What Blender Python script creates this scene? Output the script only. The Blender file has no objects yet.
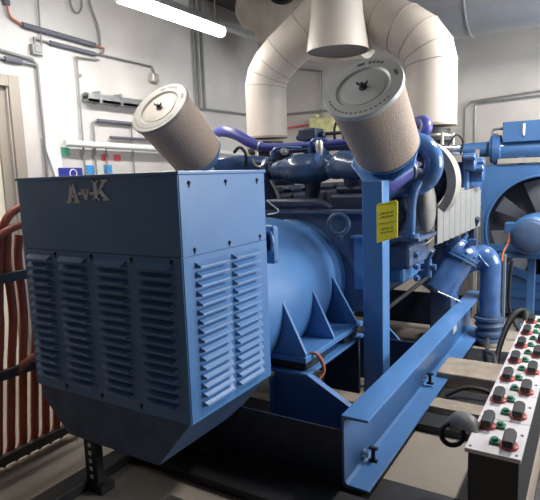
import bpy, bmesh, math, random
from mathutils import Vector, Matrix
random.seed(4)
C = bpy.context.scene.collection
V = Vector
PI = math.pi

# ------------------------------------------------------------------ materials
def mat(name, col, rough=.45, metal=0., spec=.5, noise=0., nscale=12., bump=0., bscale=60., coat=0., emit=None, estr=0.):
    m = bpy.data.materials.new(name); m.use_nodes = True
    nt = m.node_tree; b = nt.nodes['Principled BSDF']
    b.inputs['Base Color'].default_value = (*col, 1)
    b.inputs['Roughness'].default_value = rough
    b.inputs['Metallic'].default_value = metal
    b.inputs['Specular IOR Level'].default_value = spec
    b.inputs['Coat Weight'].default_value = coat
    b.inputs['Coat Roughness'].default_value = .15
    tc = nt.nodes.new('ShaderNodeTexCoord')
    if noise:
        n = nt.nodes.new('ShaderNodeTexNoise'); n.inputs['Scale'].default_value = nscale
        n.inputs['Detail'].default_value = 6
        r = nt.nodes.new('ShaderNodeValToRGB')
        r.color_ramp.elements[0].position = .3; r.color_ramp.elements[1].position = .7
        r.color_ramp.elements[0].color = (*[max(0, c*(1-noise)) for c in col], 1)
        r.color_ramp.elements[1].color = (*[min(1, c*(1+noise*.6)) for c in col], 1)
        nt.links.new(tc.outputs['Object'], n.inputs['Vector'])
        nt.links.new(n.outputs['Fac'], r.inputs['Fac'])
        nt.links.new(r.outputs['Color'], b.inputs['Base Color'])
    if bump:
        n2 = nt.nodes.new('ShaderNodeTexNoise'); n2.inputs['Scale'].default_value = bscale
        n2.inputs['Detail'].default_value = 4
        bp = nt.nodes.new('ShaderNodeBump'); bp.inputs['Strength'].default_value = bump
        bp.inputs['Distance'].default_value = .01
        nt.links.new(tc.outputs['Object'], n2.inputs['Vector'])
        nt.links.new(n2.outputs['Fac'], bp.inputs['Height'])
        nt.links.new(bp.outputs['Normal'], b.inputs['Normal'])
    if emit:
        b.inputs['Emission Color'].default_value = (*emit, 1)
        b.inputs['Emission Strength'].default_value = estr
    return m

M = dict(
    paint=mat('blue_paint', (.075, .195, .43), .36, noise=.10, nscale=5, bump=.03, bscale=150, coat=.25),
    paint_deep=mat('deep_blue_gloss', (.05, .12, .29), .22, noise=.25, nscale=9, bump=.05, bscale=40, coat=.6),
    paint_intake=mat('grey_blue_gloss', (.045, .085, .18), .25, noise=.25, nscale=9, coat=.5),
    sleeve=mat('grey_sleeve', (.16, .155, .15), .5),
    paint_dirty=mat('dusty_blue', (.06, .10, .19), .5, noise=.3, nscale=7),
    purple=mat('violet_blue_rubber', (.07, .075, .30), .35, noise=.2, nscale=8),
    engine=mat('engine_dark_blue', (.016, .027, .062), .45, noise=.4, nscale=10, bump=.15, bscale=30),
    radiator=mat('radiator_blue', (.045, .125, .29), .45, noise=.12, nscale=4),
    black=mat('black_rubber', (.012, .012, .014), .55),
    hole=mat('black_matte', (.006, .006, .007), .9),
    steel=mat('galvanised_steel', (.42, .43, .44), .35, metal=.8, noise=.15, nscale=20),
    chrome=mat('bright_metal', (.72, .70, .66), .22, metal=.9),
    darksteel=mat('dark_steel', (.035, .035, .037), .5, metal=.3, noise=.3, nscale=8),
    darksheet=mat('dark_floor_sheet', (.05, .048, .055), .7, noise=.2),
    strut=mat('strut_steel', (.10, .095, .09), .5, metal=.5, noise=.2),
    alu=mat('cast_aluminium', (.62, .58, .52), .35, metal=.6, noise=.1),
    clad=mat('beige_cladding', (.60, .53, .46), .42, noise=.05, nscale=2.5),
    clad_seam=mat('cladding_seam', (.33, .28, .24), .5),
    duct=mat('zinc_duct', (.42, .44, .47), .42, metal=.55, noise=.12, nscale=3),
    plaster=mat('grey_beige_insulation', (.62, .56, .49), .85, noise=.25, nscale=3.5, bump=.3, bscale=9),
    grey_in=mat('funnel_inside', (.22, .20, .19), .7),
    capwhite=mat('filter_cap', (.48, .48, .46), .35, metal=.1, noise=.08, nscale=10),
    capbeige=mat('filter_cap_beige', (.27, .245, .21), .5, noise=.12, nscale=10),
    capcream=mat('filter_cap_disc', (.37, .32, .25), .45, noise=.10, nscale=14),
    capmark=mat('filter_cap_marking', (.10, .10, .11), .6),
    heat=mat('heat_shield_grey', (.20, .20, .195), .6, noise=.08, nscale=14),
    insul=mat('white_insulation', (.30, .285, .26), .8, noise=.12, nscale=12, bump=.3, bscale=30),
    yellow=mat('yellow_sign', (1, .84, .02), .45),
    signtext=mat('sign_text', (.42, .34, .02), .6),
    cable=mat('red_brown_cable', (.48, .11, .055), .42, noise=.12, nscale=3),
    orange=mat('orange_strap', (.42, .13, .07), .6),
    white=mat('white_plastic', (.78, .78, .78), .4),
    panelw=mat('switch_plate', (.56, .53, .54), .4, noise=.05),
    red=mat('red_plastic', (.40, .05, .045), .4),
    redlab=mat('red_label', (.75, .09, .12), .5),
    green=mat('green_plastic', (.02, .16, .09), .35),
    greenlab=mat('green_label', (.10, .50, .30), .5),
    bluelab=mat('blue_label', (.05, .28, .60), .5),
    navylab=mat('navy_label', (.02, .03, .28), .5),
    pipegrey=mat('grey_conduit', (.24, .24, .24), .45, metal=.2),
    pipedark=mat('dark_foam_sleeve', (.12, .12, .15), .7),
    cream=mat('door_cream', (.85, .80, .64), .55, noise=.04),
    frame=mat('door_frame_beige', (.36, .31, .26), .5),
    ygreen=mat('yellow_green_box', (.62, .60, .30), .5, noise=.3),
    logo=mat('logo_metal', (.92, .91, .90), .4),
    wood=mat('tan_plinth', (.36, .30, .235), .8, noise=.25, nscale=9, bump=.2),
    fan=mat('fan_blade', (.30, .31, .33), .5, metal=.3),
    core=mat('radiator_core', (.035, .035, .045), .8),
    tube=mat('fluorescent_tube', (.9, .9, .9), .5, emit=(1, .99, .97), estr=12),
    ceil=mat('ceiling_concrete', (.10, .10, .11), .9, noise=.15),
)

# pleated filter paper: fine woven pattern
def paper():
    m = mat('filter_paper', (.36, .28, .24), .75)
    nt = m.node_tree; b = nt.nodes['Principled BSDF']
    tc = nt.nodes.new('ShaderNodeTexCoord')
    ck = nt.nodes.new('ShaderNodeTexVoronoi'); ck.inputs['Scale'].default_value = 130
    r = nt.nodes.new('ShaderNodeValToRGB')
    r.color_ramp.elements[0].color = (.25, .18, .145, 1); r.color_ramp.elements[1].color = (.40, .31, .25, 1)
    r.color_ramp.elements[0].position = .1; r.color_ramp.elements[1].position = .6
    nt.links.new(tc.outputs['Object'], ck.inputs['Vector'])
    nt.links.new(ck.outputs['Distance'], r.inputs['Fac'])
    nt.links.new(r.outputs['Color'], b.inputs['Base Color'])
    bp = nt.nodes.new('ShaderNodeBump'); bp.inputs['Strength'].default_value = .5; bp.inputs['Distance'].default_value = .004
    nt.links.new(ck.outputs['Distance'], bp.inputs['Height'])
    nt.links.new(bp.outputs['Normal'], b.inputs['Normal'])
    return m
M['paper'] = paper()

# painted brick-like block wall
def wallmat(name, col):
    m = mat(name, col, .75)
    nt = m.node_tree; b = nt.nodes['Principled BSDF']
    tc = nt.nodes.new('ShaderNodeTexCoord')
    n = nt.nodes.new('ShaderNodeTexNoise'); n.inputs['Scale'].default_value = 1.6; n.inputs['Detail'].default_value = 5
    r = nt.nodes.new('ShaderNodeValToRGB')
    r.color_ramp.elements[0].color = (*[c*.86 for c in col], 1); r.color_ramp.elements[1].color = (*[min(1, c*1.04) for c in col], 1)
    r.color_ramp.elements[0].position = .35; r.color_ramp.elements[1].position = .65
    nt.links.new(tc.outputs['Object'], n.inputs['Vector']); nt.links.new(n.outputs['Fac'], r.inputs['Fac'])
    nt.links.new(r.outputs['Color'], b.inputs['Base Color'])
    n2 = nt.nodes.new('ShaderNodeTexNoise'); n2.inputs['Scale'].default_value = 22; n2.inputs['Detail'].default_value = 8
    bp = nt.nodes.new('ShaderNodeBump'); bp.inputs['Strength'].default_value = .35; bp.inputs['Distance'].default_value = .01
    nt.links.new(tc.outputs['Object'], n2.inputs['Vector']); nt.links.new(n2.outputs['Fac'], bp.inputs['Height'])
    nt.links.new(bp.outputs['Normal'], b.inputs['Normal'])
    return m
M['wall'] = wallmat('white_painted_wall', (.62, .59, .56))
M['wallb'] = wallmat('cream_painted_wall', (.58, .54, .50))
M['floor'] = wallmat('beige_floor', (.33, .28, .23))
M['walld'] = wallmat('dark_unseen_wall', (.16, .15, .14))  # unseen right wall, kept dark to cut bounce onto the cabinet front

# ------------------------------------------------------------------ mesh builder
class MB:
    def __init__(s): s.bm = bmesh.new()
    def box(s, a, b, rz=0., c=None):
        a, b = V(a), V(b); vs = []
        for z in (a.z, b.z):
            for x, y in ((a.x, a.y), (b.x, a.y), (b.x, b.y), (a.x, b.y)):
                vs.append(s.bm.verts.new((x, y, z)))
        if rz:
            ce = V(c) if c else (a+b)/2
            bmesh.ops.rotate(s.bm, verts=vs, cent=ce, matrix=Matrix.Rotation(rz, 3, 'Z'))
        for f in ((3, 2, 1, 0), (4, 5, 6, 7), (0, 1, 5, 4), (1, 2, 6, 5), (2, 3, 7, 6), (3, 0, 4, 7)):
            s.bm.faces.new([vs[i] for i in f])
        return s
    def prism(s, pts, d):
        """pts: 3-D polygon, d: extrusion vector"""
        d = V(d); n = len(pts)
        a = [s.bm.verts.new(V(p)) for p in pts]; b = [s.bm.verts.new(V(p)+d) for p in pts]
        s.bm.faces.new(a[::-1]); s.bm.faces.new(b)
        for i in range(n):
            j = (i+1) % n; s.bm.faces.new((a[i], a[j], b[j], b[i]))
        bmesh.ops.recalc_face_normals(s.bm, faces=s.bm.faces)
        return s
    def _frame(s, t):
        t = V(t).normalized(); u = V((0, 0, 1)) if abs(t.z) < .9 else V((1, 0, 0))
        a = t.cross(u).normalized(); return a, t.cross(a).normalized()
    def lathe(s, o, ax, prof, seg=48, cap=True):
        """prof: list of (distance along axis, radius)"""
        o = V(o); ax = V(ax).normalized(); a, b = s._frame(ax); rings = []
        for t, r in prof:
            if r < 1e-5: rings.append([s.bm.verts.new(o+ax*t)])
            else: rings.append([s.bm.verts.new(o+ax*t+(a*math.cos(2*PI*i/seg)+b*math.sin(2*PI*i/seg))*r) for i in range(seg)])
        for p, q in zip(rings, rings[1:]):
            for i in range(seg):
                j = (i+1) % seg
                if len(p) == 1 and len(q) == 1: continue
                if len(p) == 1: s.bm.faces.new((p[0], q[i], q[j]))
                elif len(q) == 1: s.bm.faces.new((p[i], q[0], p[j]))
                else: s.bm.faces.new((p[i], q[i], q[j], p[j]))
        if cap:
            if len(rings[0]) > 1: s.bm.faces.new(rings[0])
            if len(rings[-1]) > 1: s.bm.faces.new(rings[-1][::-1])
        return s
    def cyl(s, p, q, r, r2=None, seg=24):
        p, q = V(p), V(q)
        return s.lathe(p, q-p, [(0, r), ((q-p).length, r if r2 is None else r2)], seg)
    def tube(s, pts, r, seg=14, smooth=True, n=6, cap=True):
        pts = [V(p) for p in pts]
        if smooth and len(pts) > 2:
            P = [pts[0]*2-pts[1]]+pts+[pts[-1]*2-pts[-2]]; out = []; R = []
            rr = r if isinstance(r, (list, tuple)) else [r]*len(pts)
            for i in range(1, len(P)-2):
                for k in range(n):
                    t = k/n; a, b, c, d = P[i-1], P[i], P[i+1], P[i+2]
                    out.append(.5*((2*b)+(c-a)*t+(2*a-5*b+4*c-d)*t*t+(3*b-a-3*c+d)*t**3))
                    R.append(rr[i-1]*(1-t)+rr[i]*t)
            out.append(pts[-1]); R.append(rr[-1]); pts = out
        else: R = r if isinstance(r, (list, tuple)) else [r]*len(pts)
        m = len(pts); rings = []; t0 = (pts[1]-pts[0]).normalized(); a, b = s._frame(t0)
        for i, p in enumerate(pts):
            d0 = (pts[i]-pts[i-1]).normalized() if i else t0
            d1 = (pts[i+1]-pts[i]).normalized() if i < m-1 else d0
            t = (d0+d1).normalized() if (d0+d1).length > 1e-4 else d0
            q = t0.rotation_difference(t); a = q @ a; b = q @ b; t0 = t
            cosb = max(.5, t.dot(d1)); mi = (d1-d0)
            ring = []
            for k in range(seg):
                o = (a*math.cos(2*PI*k/seg)+b*math.sin(2*PI*k/seg))*R[i]
                if mi.length > 1e-3 and not smooth:
                    mm = mi.normalized(); mm = (mm-t*mm.dot(t)).normalized()
                    o += mm*(o.dot(mm))*(1/cosb-1)
                ring.append(s.bm.verts.new(p+o))
            rings.append(ring)
        for p, q in zip(rings, rings[1:]):
            for i in range(seg):
                j = (i+1) % seg; s.bm.faces.new((p[i], q[i], q[j], p[j]))
        if cap: s.bm.faces.new(rings[0]); s.bm.faces.new(rings[-1][::-1])
        s.rings = rings
        return s
    def ball(s, c, r, seg=20):
        r = V(r) if isinstance(r, (tuple, list)) else V((r, r, r))
        bmesh.ops.create_uvsphere(s.bm, u_segments=seg, v_segments=seg//2+2, radius=1, matrix=Matrix.Translation(V(c)) @ Matrix.Diagonal((*r, 1)))
        return s
    def torus(s, c, ax, R, r, seg=32, a0=0, a1=2*PI, m=12, ref=None):
        ax = V(ax).normalized(); a, b = s._frame(ax)
        if ref: a = V(ref).normalized(); b = ax.cross(a).normalized()
        full = abs(a1-a0-2*PI) < 1e-4; rings = []; n = seg if full else seg+1
        for i in range(n):
            t = a0+(a1-a0)*i/seg; d = a*math.cos(t)+b*math.sin(t); o = V(c)+d*R
            rings.append([s.bm.verts.new(o+(d*math.cos(2*PI*k/m)+ax*math.sin(2*PI*k/m))*r) for k in range(m)])
        for i in range(n if full else n-1):
            p, q = rings[i], rings[(i+1) % n]
            for k in range(m): s.bm.faces.new((p[k], q[k], q[(k+1) % m], p[(k+1) % m]))
        if not full: s.bm.faces.new(rings[0]); s.bm.faces.new(rings[-1][::-1])
        return s
    def build(s, name, m, parent=None, smooth=True, bevel=0., angle=35, label=None):
        bmesh.ops.recalc_face_normals(s.bm, faces=s.bm.faces)
        me = bpy.data.meshes.new(name)
        if parent is None:
            xs = [v.co for v in s.bm.verts]
            o0 = V(((min(v.x for v in xs)+max(v.x for v in xs))/2, (min(v.y for v in xs)+max(v.y for v in xs))/2, min(v.z for v in xs)))
        else: o0 = wloc[parent.name]
        bmesh.ops.translate(s.bm, verts=s.bm.verts, vec=-o0)
        s.bm.to_mesh(me); s.bm.free()
        me.materials.append(m if not isinstance(m, str) else M[m])
        if smooth:
            me.polygons.foreach_set('use_smooth', [True]*len(me.polygons)); me.set_sharp_from_angle(angle=math.radians(angle))
        o = bpy.data.objects.new(name, me); C.objects.link(o)
        if parent is None: o.location = o0
        else: o.parent = parent
        wloc[o.name] = o0
        if bevel:
            bv = o.modifiers.new('bevel', 'BEVEL'); bv.width = bevel; bv.segments = 2; bv.limit_method = 'ANGLE'
        if label: o['label'] = label
        return o
wloc = {}
def thing(name, label, cat, loc, group=None):
    o = bpy.data.objects.new(name, None); C.objects.link(o); o.location = loc; o.empty_display_size = .1
    o['label'] = label; o['category'] = cat
    if group: o['group'] = group
    wloc[o.name] = V(loc); return o
def tag(o, label, cat, group=None):
    o['label'] = label; o['category'] = cat
    if group: o['group'] = group
    return o
def struct(o): o['kind'] = 'structure'; return o

# ------------------------------------------------------------------ room
WX, BY, CZ, RX, FY = -4.4, 7.0, 3.93, 3.2, -2.2
struct(MB().box((WX-.1, FY, -.1), (RX+.1, BY+.1, 0)).build('floor', 'floor', smooth=False))
struct(MB().box((WX-.15, FY, 0), (WX, 1.95, CZ)).box((WX-.15, 1.95, 2.56), (WX, 2.87, CZ)).box((WX-.15, 2.87, 0), (WX, BY+.1, CZ)).build('wall_left', 'wall', smooth=False))
struct(MB().box((WX, BY, 0), (RX+.1, BY+.1, CZ)).build('wall_back', 'wallb', smooth=False))
struct(MB().box((WX-.15, FY, CZ), (RX+.1, BY+.1, CZ+.1)).build('ceiling', 'ceil', smooth=False))
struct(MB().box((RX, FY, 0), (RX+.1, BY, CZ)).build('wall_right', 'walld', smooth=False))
# door in the left wall
dr = struct(MB().box((WX-.10, 2.02, .0), (WX-.05, 2.80, 2.50)).build('door_1', 'cream', smooth=False))
df = MB().box((WX-.12, 1.94, 0), (WX+.025, 2.02, 2.60)).box((WX-.12, 2.88, 0), (WX+.025, 2.985, 2.60)).box((WX-.12, 2.02, 2.50), (WX+.025, 2.88, 2.60)).box((WX-.11, 2.78, 0), (WX-.03, 2.88, 2.50))
struct(df.build('trim_1', 'frame', smooth=False, bevel=.006))

# ------------------------------------------------------------------ generator with terminal cabinet
GX0, GX1, GY0, GY1, GZ = -2.585, -1.49, 1.70, 2.372, 1.686
gen = thing('generator', 'blue generator with louvred terminal cabinet, dark front face and round ribbed housing behind', 'generator', (-2.04, 2.4, .3))
SEAM = 1.318
cab = MB().box((GX0+.004, GY0+.004, .56), (GX1-.004, GY1, GZ-.01)).build('cabinet_body', 'paint', gen, smooth=False)
MB().box((GX0-.012, GY0-.012, GZ-.016), (GX1+.012, GY1+.006, GZ)).build('top_cover', 'paint', gen, smooth=False, bevel=.003)
MB().box((GX0, GY0-.004, SEAM+.002), (GX1, GY0+.003, GZ-.016)).build('front_panel', 'paint', gen, smooth=False, bevel=.0015)
MB().box((GX1-.003, GY0+.002, SEAM+.002), (GX1+.004, GY1, GZ-.016)).build('side_panel', 'paint', gen, smooth=False, bevel=.0015)
def louver(mb, o, u, n, w, h=.027, d=.026):
    """pressed hood: o = left bottom corner on panel, u along, n outwards"""
    o, u, n, z = V(o), V(u), V(n), V((0, 0, 1)); e = .012
    A = [o, o+u*w, o+u*w+z*h, o+z*h]
    B = [o+u*e+n*d+z*.001, o+u*(w-e)+n*d+z*.001, o+u*(w-e)+n*d*.93+z*h*.30, o+u*e+n*d*.93+z*h*.30]
    a = [mb.bm.verts.new(p) for p in A]; b = [mb.bm.verts.new(p) for p in B]
    mb.bm.faces.new(b)
    for i in range(4):
        j = (i+1) % 4; mb.bm.faces.new((a[i], a[j], b[j], b[i]))
fl = MB().box((GX0+.001, GY0-.004, .567), (GX1, GY0+.003, SEAM-.002))
for cx0, w in ((-2.555, .19), (-2.30, .20), (-2.03, .205), (-1.755, .21)):
    for k in range(16): louver(fl, (cx0, GY0-.004, 1.262-k*.0425), (1, 0, 0), (0, -1, 0), w)
flp = fl.build('front_louver_panel', 'paint', gen, smooth=False)
sl = MB().box((GX1-.003, GY0+.002, .567), (GX1+.004, GY1, SEAM-.002))
for cy0, w in ((1.775, .24), (2.05, .235)):
    for k in range(16): louver(sl, (GX1+.004, cy0, 1.262-k*.0425), (0, 1, 0), (1, 0, 0), w)
slp = sl.build('side_louver_panel', 'paint', gen, smooth=False)
def screw(p, n, par):
    p, n = V(p), V(n)
    return MB().lathe(p, n, [(0, .009), (.004, .009), (.008, .005)], 10).box(p+V((-.003, -.003, -.02)), p+V((.003, .003, -.004))).build('screw', 'black', par)
for y in (1.765, 2.03, 2.30):
    screw((GX1+.004, y, 1.635), (1, 0, 0), gen.children[3] if False else bpy.data.objects['side_panel'])
for y in (1.78, 2.04, 2.31):
    screw((GX1+.004, y, 1.345), (1, 0, 0), bpy.data.objects['side_panel'])
for x in (-2.33, -2.06, -1.79): screw((x, GY0-.004, .60), (0, -1, 0), flp)
for x in (-2.33, -2.06, -1.79, -1.55): screw((x, GY0-.004, 1.30), (0, -1, 0), flp)
# lettering AvK in slab serif, built from polygons
LX, LZ, LH = -2.185, 1.553, .082
def glyph(polys, x, z, sx, sz):
    mb = MB()
    for pl in polys: mb.prism([(x+a*sx, GY0-.0045, z+b*sz) for a, b in pl], (0, -.006, 0))
    return mb
A_ = [[(.05, .08), (.30, .08), (.56, 1), (.36, 1)], [(.36, 1), (.60, 1), (.95, .08), (.68, .08)], [(.28, .28), (.74, .28), (.70, .42), (.32, .42)],
      [(-.06, 0), (.34, 0), (.34, .12), (-.06, .12)], [(.58, 0), (1.04, 0), (1.04, .12), (.58, .12)]]
V_ = [[(0, .72), (.34, .72), (.60, .05), (.42, .0)], [(.42, 0), (.58, 0), (1.0, .72), (.78, .72)], [(-.12, .66), (.42, .66), (.42, .78), (-.12, .78)], [(.66, .66), (1.15, .66), (1.15, .78), (.66, .78)]]
K_ = [[(.10, 0), (.32, 0), (.32, 1), (.10, 1)], [(0, 0), (.42, 0), (.42, .10), (0, .10)], [(0, .90), (.42, .90), (.42, 1), (0, 1)],
      [(.30, .36), (.74, .92), (.94, .92), (.34, .26)], [(.44, .44), (.56, .62), (1.04, .08), (.78, .08)], [(.70, 0), (1.14, 0), (1.14, .10), (.70, .10)], [(.64, .90), (1.04, .90), (1.04, 1), (.64, 1)]]
sx = .093
for nm, pl, x, z, a, b in (('letter', A_, -2.19, 1.555, .084, .096), ('letter', V_, -2.082, 1.568, .048, .066), ('letter', K_, -2.008, 1.566, .098, .096)):
    glyph(pl, x, z, a, b).build('logo_letter', 'logo', gen, smooth=False)
for x in (-2.108, -2.026): MB().box((x, GY0-.010, 1.594), (x+.022, GY0-.0035, 1.606)).build('logo_dash', 'logo', gen, smooth=False)
# chin below the cabinet
MB().prism([(GX0+.008, GY0+.01, .62), (GX0+.008, GY0+.01, .497), (-2.37, GY0+.01, .31), (-1.722, GY0+.01, .304), (GX1-.01, GY0+.01, .567), (GX1-.01, GY0+.01, .62)], (0, .66, 0)).build('lower_housing', 'paint_dirty', gen, smooth=False, bevel=.006)
# barrel
AX, AZ = -2.04, .865
MB().lathe((AX, 2.3, AZ), (0, 1, 0), [(0, .47), (.05, .50), (.10, .515), (.15, .515), (.16, .505), (.45, .515), (.75, .51), (.95, .495), (1.12, .46), (1.22, .43), (1.24, .45), (1.34, .45)], 72).build('housing', 'paint', gen)
# oval lifting hole with collar at the barrel shoulder
MB().box((-1.62, 2.50, 1.16), (-1.515, 2.56, 1.38)).build('lug', 'paint', gen, bevel=.02, smooth=False)
MB().tube([(-1.550+.026*math.cos(t*PI/12), 2.497, 1.285+.062*math.sin(t*PI/12)) for t in range(25)], .010, 8, smooth=False).build('lug_rim', 'paint', gen)
MB().prism([(-1.550+.024*math.cos(t*PI/12), 2.4985, 1.285+.06*math.sin(t*PI/12)) for t in range(24)], (0, -.001, 0)).build('lug_opening', 'hole', gen)
# foot plate and ribs
MB().box((-1.75, 2.585, .575), (-1.38, 3.46, .61)).build('mounting_foot', 'paint', gen, smooth=False, bevel=.004)
for y in (2.60, 2.98, 3.36):
    MB().prism([(-1.80, y, .60), (-1.385, y, .60), (-1.39, y, .63), (-1.565, y, .985 if y < 3.3 else .93), (-1.80, y, .985 if y < 3.3 else .93)], (0, .022, 0)).build('rib', 'paint', gen, smooth=False, bevel=.002)
MB().prism([(-2.66, 2.6, .58), (-2.33, 2.6, .58), (-2.33, 2.6, .95), (-2.5, 2.6, .95), (-2.66, 2.6, .62)], (0, .86, 0)).build('mounting_foot', 'paint', gen, smooth=False, bevel=.002)
eb = MB().torus((-1.60, 3.56, 1.285), (0.25, -1, 0), .072, .017, 36)
eb.cyl((-1.60, 3.58, 1.15), (-1.60, 3.56, 1.21), .03).build('eye_bolt', 'paint_dirty', gen)
# pale wire stub beside the cabinet
tag(MB().tube([(-1.50, 2.42, 1.52), (-1.46, 2.42, 1.49), (-1.44, 2.43, 1.47), (-1.46, 2.44, 1.455), (-1.49, 2.40, 1.45)], .003, 8).build('wire_end', 'white'), 'short white wire end curling out behind the cabinet\'s right edge', 'wire')

# ------------------------------------------------------------------ skid frame
bf = thing('base_frame', 'blue steel skid frame with open channel side rail along the right', 'frame', (-2.05, 3.9, .06))
CXW, CY0, CY1, CB, CT, FO = -1.05, 2.325, 5.48, .06, .447, .145
def channel(xw, s, name='side_rail'):
    t = .014; mb = MB()
    mb.prism([(xw, CY0, CB), (xw+s*FO, CY0, CB), (xw+s*FO, CY0, CB+t), (xw+s*(t+.015), CY0, CB+t+.004), (xw+s*t, CY0, CB+t+.02),
              (xw+s*t, CY0, CT-t-.02), (xw+s*(t+.015), CY0, CT-t-.004), (xw+s*FO, CY0, CT-t), (xw+s*FO, CY0, CT), (xw, CY0, CT)], (0, CY1-CY0, 0))
    return mb.build(name, 'paint', bf, smooth=False, bevel=.003)
ch = channel(CXW, 1); channel(-3.03, -1)
for y, z in ((2.57, .105), (3.74, .125)):
    b = MB().lathe((CXW+.014, y, z+.02), (1, 0, 0), [(0, .03), (.012, .03), (.012, .02), (.03, .018), (.03, 0)], 20)
    b.build('rail_bolt', 'chrome', ch)
    MB().box((CXW+.055, y+.02, z-.03), (CXW+.075, y+.04, z+.05)).box((CXW+.04, y+.02, z+.04), (CXW+.09, y+.045, z+.055)).box((CXW+.04, y+.02, z-.031), (CXW+.09, y+.045, z-.016)).build('rail_clamp', 'black', ch, bevel=.004, smooth=False)
for y in (2.95, 3.05): MB().cyl((CXW+.014, y, .36), (CXW+.016, y, .36), .009, seg=12).build('bolt_hole', 'hole', ch)
MB().box((CXW+.014, 4.72, .20), (CXW+.017, 4.86, .37)).build('rating_plate', 'white', ch, smooth=False)
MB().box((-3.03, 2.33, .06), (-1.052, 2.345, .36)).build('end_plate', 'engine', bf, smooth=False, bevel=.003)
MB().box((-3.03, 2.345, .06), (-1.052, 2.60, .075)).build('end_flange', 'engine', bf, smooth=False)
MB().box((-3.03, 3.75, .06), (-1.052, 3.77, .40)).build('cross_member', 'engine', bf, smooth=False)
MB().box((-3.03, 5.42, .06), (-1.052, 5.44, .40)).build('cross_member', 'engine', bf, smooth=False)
# pedestal under the alternator foot
MB().prism([(-1.62, 2.62, .075), (-1.62, 2.62, .50), (-1.36, 2.62, .50), (-1.052, 2.62, .33), (-1.052, 2.62, .075)], (0, .014, 0)).build('gusset_plate', 'paint', bf, smooth=False, bevel=.002)
MB().box((-1.62, 2.56, .075), (-1.60, 2.62, .46)).build('gusset_rib', 'paint', bf, smooth=False, bevel=.002)
MB().prism([(-1.37, 2.58, .497), (-1.05, 2.58, .323), (-1.05, 2.58, .337), (-1.37, 2.58, .511)], (0, .03, 0)).build('gusset_flange', 'paint', bf, smooth=False)
MB().box((-1.64, 2.58, .497), (-1.37, 3.46, .515)).build('pedestal_plate', 'paint', bf, smooth=False, bevel=.002)
MB().box((-1.68, 3.42, .075), (-1.40, 3.45, .50)).build('gusset_rib', 'engine', bf, smooth=False)
MB().box((-1.66, 2.62, .515), (-1.40, 2.90, .575)).build('rubber_mount', 'black', bf, bevel=.012)
MB().box((-1.66, 3.18, .515), (-1.40, 3.42, .575)).build('rubber_mount', 'black', bf, bevel=.012)
MB().box((-2.66, 2.56, .06), (-2.40, 3.46, .58)).build('pedestal_plate', 'engine', bf, smooth=False)
MB().prism([(-1.42, 3.90, .075), (-1.052, 3.90, .075), (-1.052, 3.90, .15), (-1.40, 3.90, .50), (-1.42, 3.90, .50)], (0, .02, 0)).build('gusset_plate', 'paint', bf, smooth=False)
for y in (2.62, 3.62, 4.9):
    tag(MB().box((-1.04, y-.07, 0), (-.93, y+.08, .03)).box((-1.02, y-.05, .03), (-.95, y+.05, .06)).build('rail_foot', 'strut', bevel=.005), {2.62: 'small grey steel foot under the near end of the blue side rail', 3.62: 'small grey steel foot under the middle of the blue side rail', 4.9: 'small grey steel foot under the far end of the blue side rail'}[y], 'foot')
tag(MB().tube([(-1.395, 2.66, .617), (-1.36, 2.68, .610), (-1.335, 2.70, .56), (-1.325, 2.70, .50), (-1.34, 2.66, .46), (-1.345, 2.65, .44)], [.006, .010, .012, .010, .008, .005], 8).build('lashing_strap', 'orange'), 'faded orange strap hanging over the blue mounting foot', 'strap')

# ------------------------------------------------------------------ filter stand (post + tray)
fs = thing('filter_stand', 'blue square post with chamfered tray carrying the near paper air filter', 'stand', (-1.14, 3.15, .06))
MB().box((-1.315, 3.30, .075), (-1.175, 3.44, 1.60)).build('post', 'paint', fs, smooth=False, bevel=.006)
FX = V((0, -.775, .632)).normalized(); TC = V((-1.232, 3.125, 2.168))-FX*.612; ta = V((1, 0, 0)); tb = FX.cross(ta)
if tb.z < 0: tb = -tb
q, k = .255, .14
MB().prism([TC+ta*a+tb*b for a, b in ((-q, -.235+k), (-q+k-.02, -.235), (q-k-.03, -.235), (.195, -.235+k-.02), (.195, .05), (.08, q), (-q+k, q), (-q, q-k))], -FX*.016).build('tray', 'paint', fs, smooth=False, bevel=.003)
sg = thing('warning_sign', 'yellow rectangular warning sign on the blue filter post', 'sign', (-1.14, 3.28, 1.19))
yx = (-1.135, -1.01)
MB().prism([(-1.211, 3.297, 1.194), (-1.070, 3.289, 1.237), (-1.068, 3.289, 1.465), (-1.079, 3.290, 1.473), (-1.200, 3.297, 1.450), (-1.211, 3.297, 1.437)], (0, -.006, 0)).build('sign_plate', 'yellow', sg, smooth=False, bevel=.001)
def lin(x, z0): return z0+(x+1.211)*.19
def fy(x): return 3.2905-(x+1.211)*.055
def bar(x0, x1, z, h): return MB().prism([(x0, fy(x0), lin(x0, z)), (x1, fy(x1), lin(x1, z)), (x1, fy(x1), lin(x1, z+h)), (x0, fy(x0), lin(x0, z+h))], (0, -.002, 0))
bar(-1.198, -1.085, 1.315, .004).build('divider_line', 'signtext', sg, smooth=False)
bar(-1.20, -1.08, 1.436, .003).build('divider_line', 'signtext', sg, smooth=False)
for z in (1.352, 1.376, 1.252, 1.276):
    for k in range(6):
        x = -1.186+k*.015
        bar(x, x+.011, z, .007+.004*(k % 2)).build('sign_character', 'signtext', sg, smooth=False)

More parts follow.
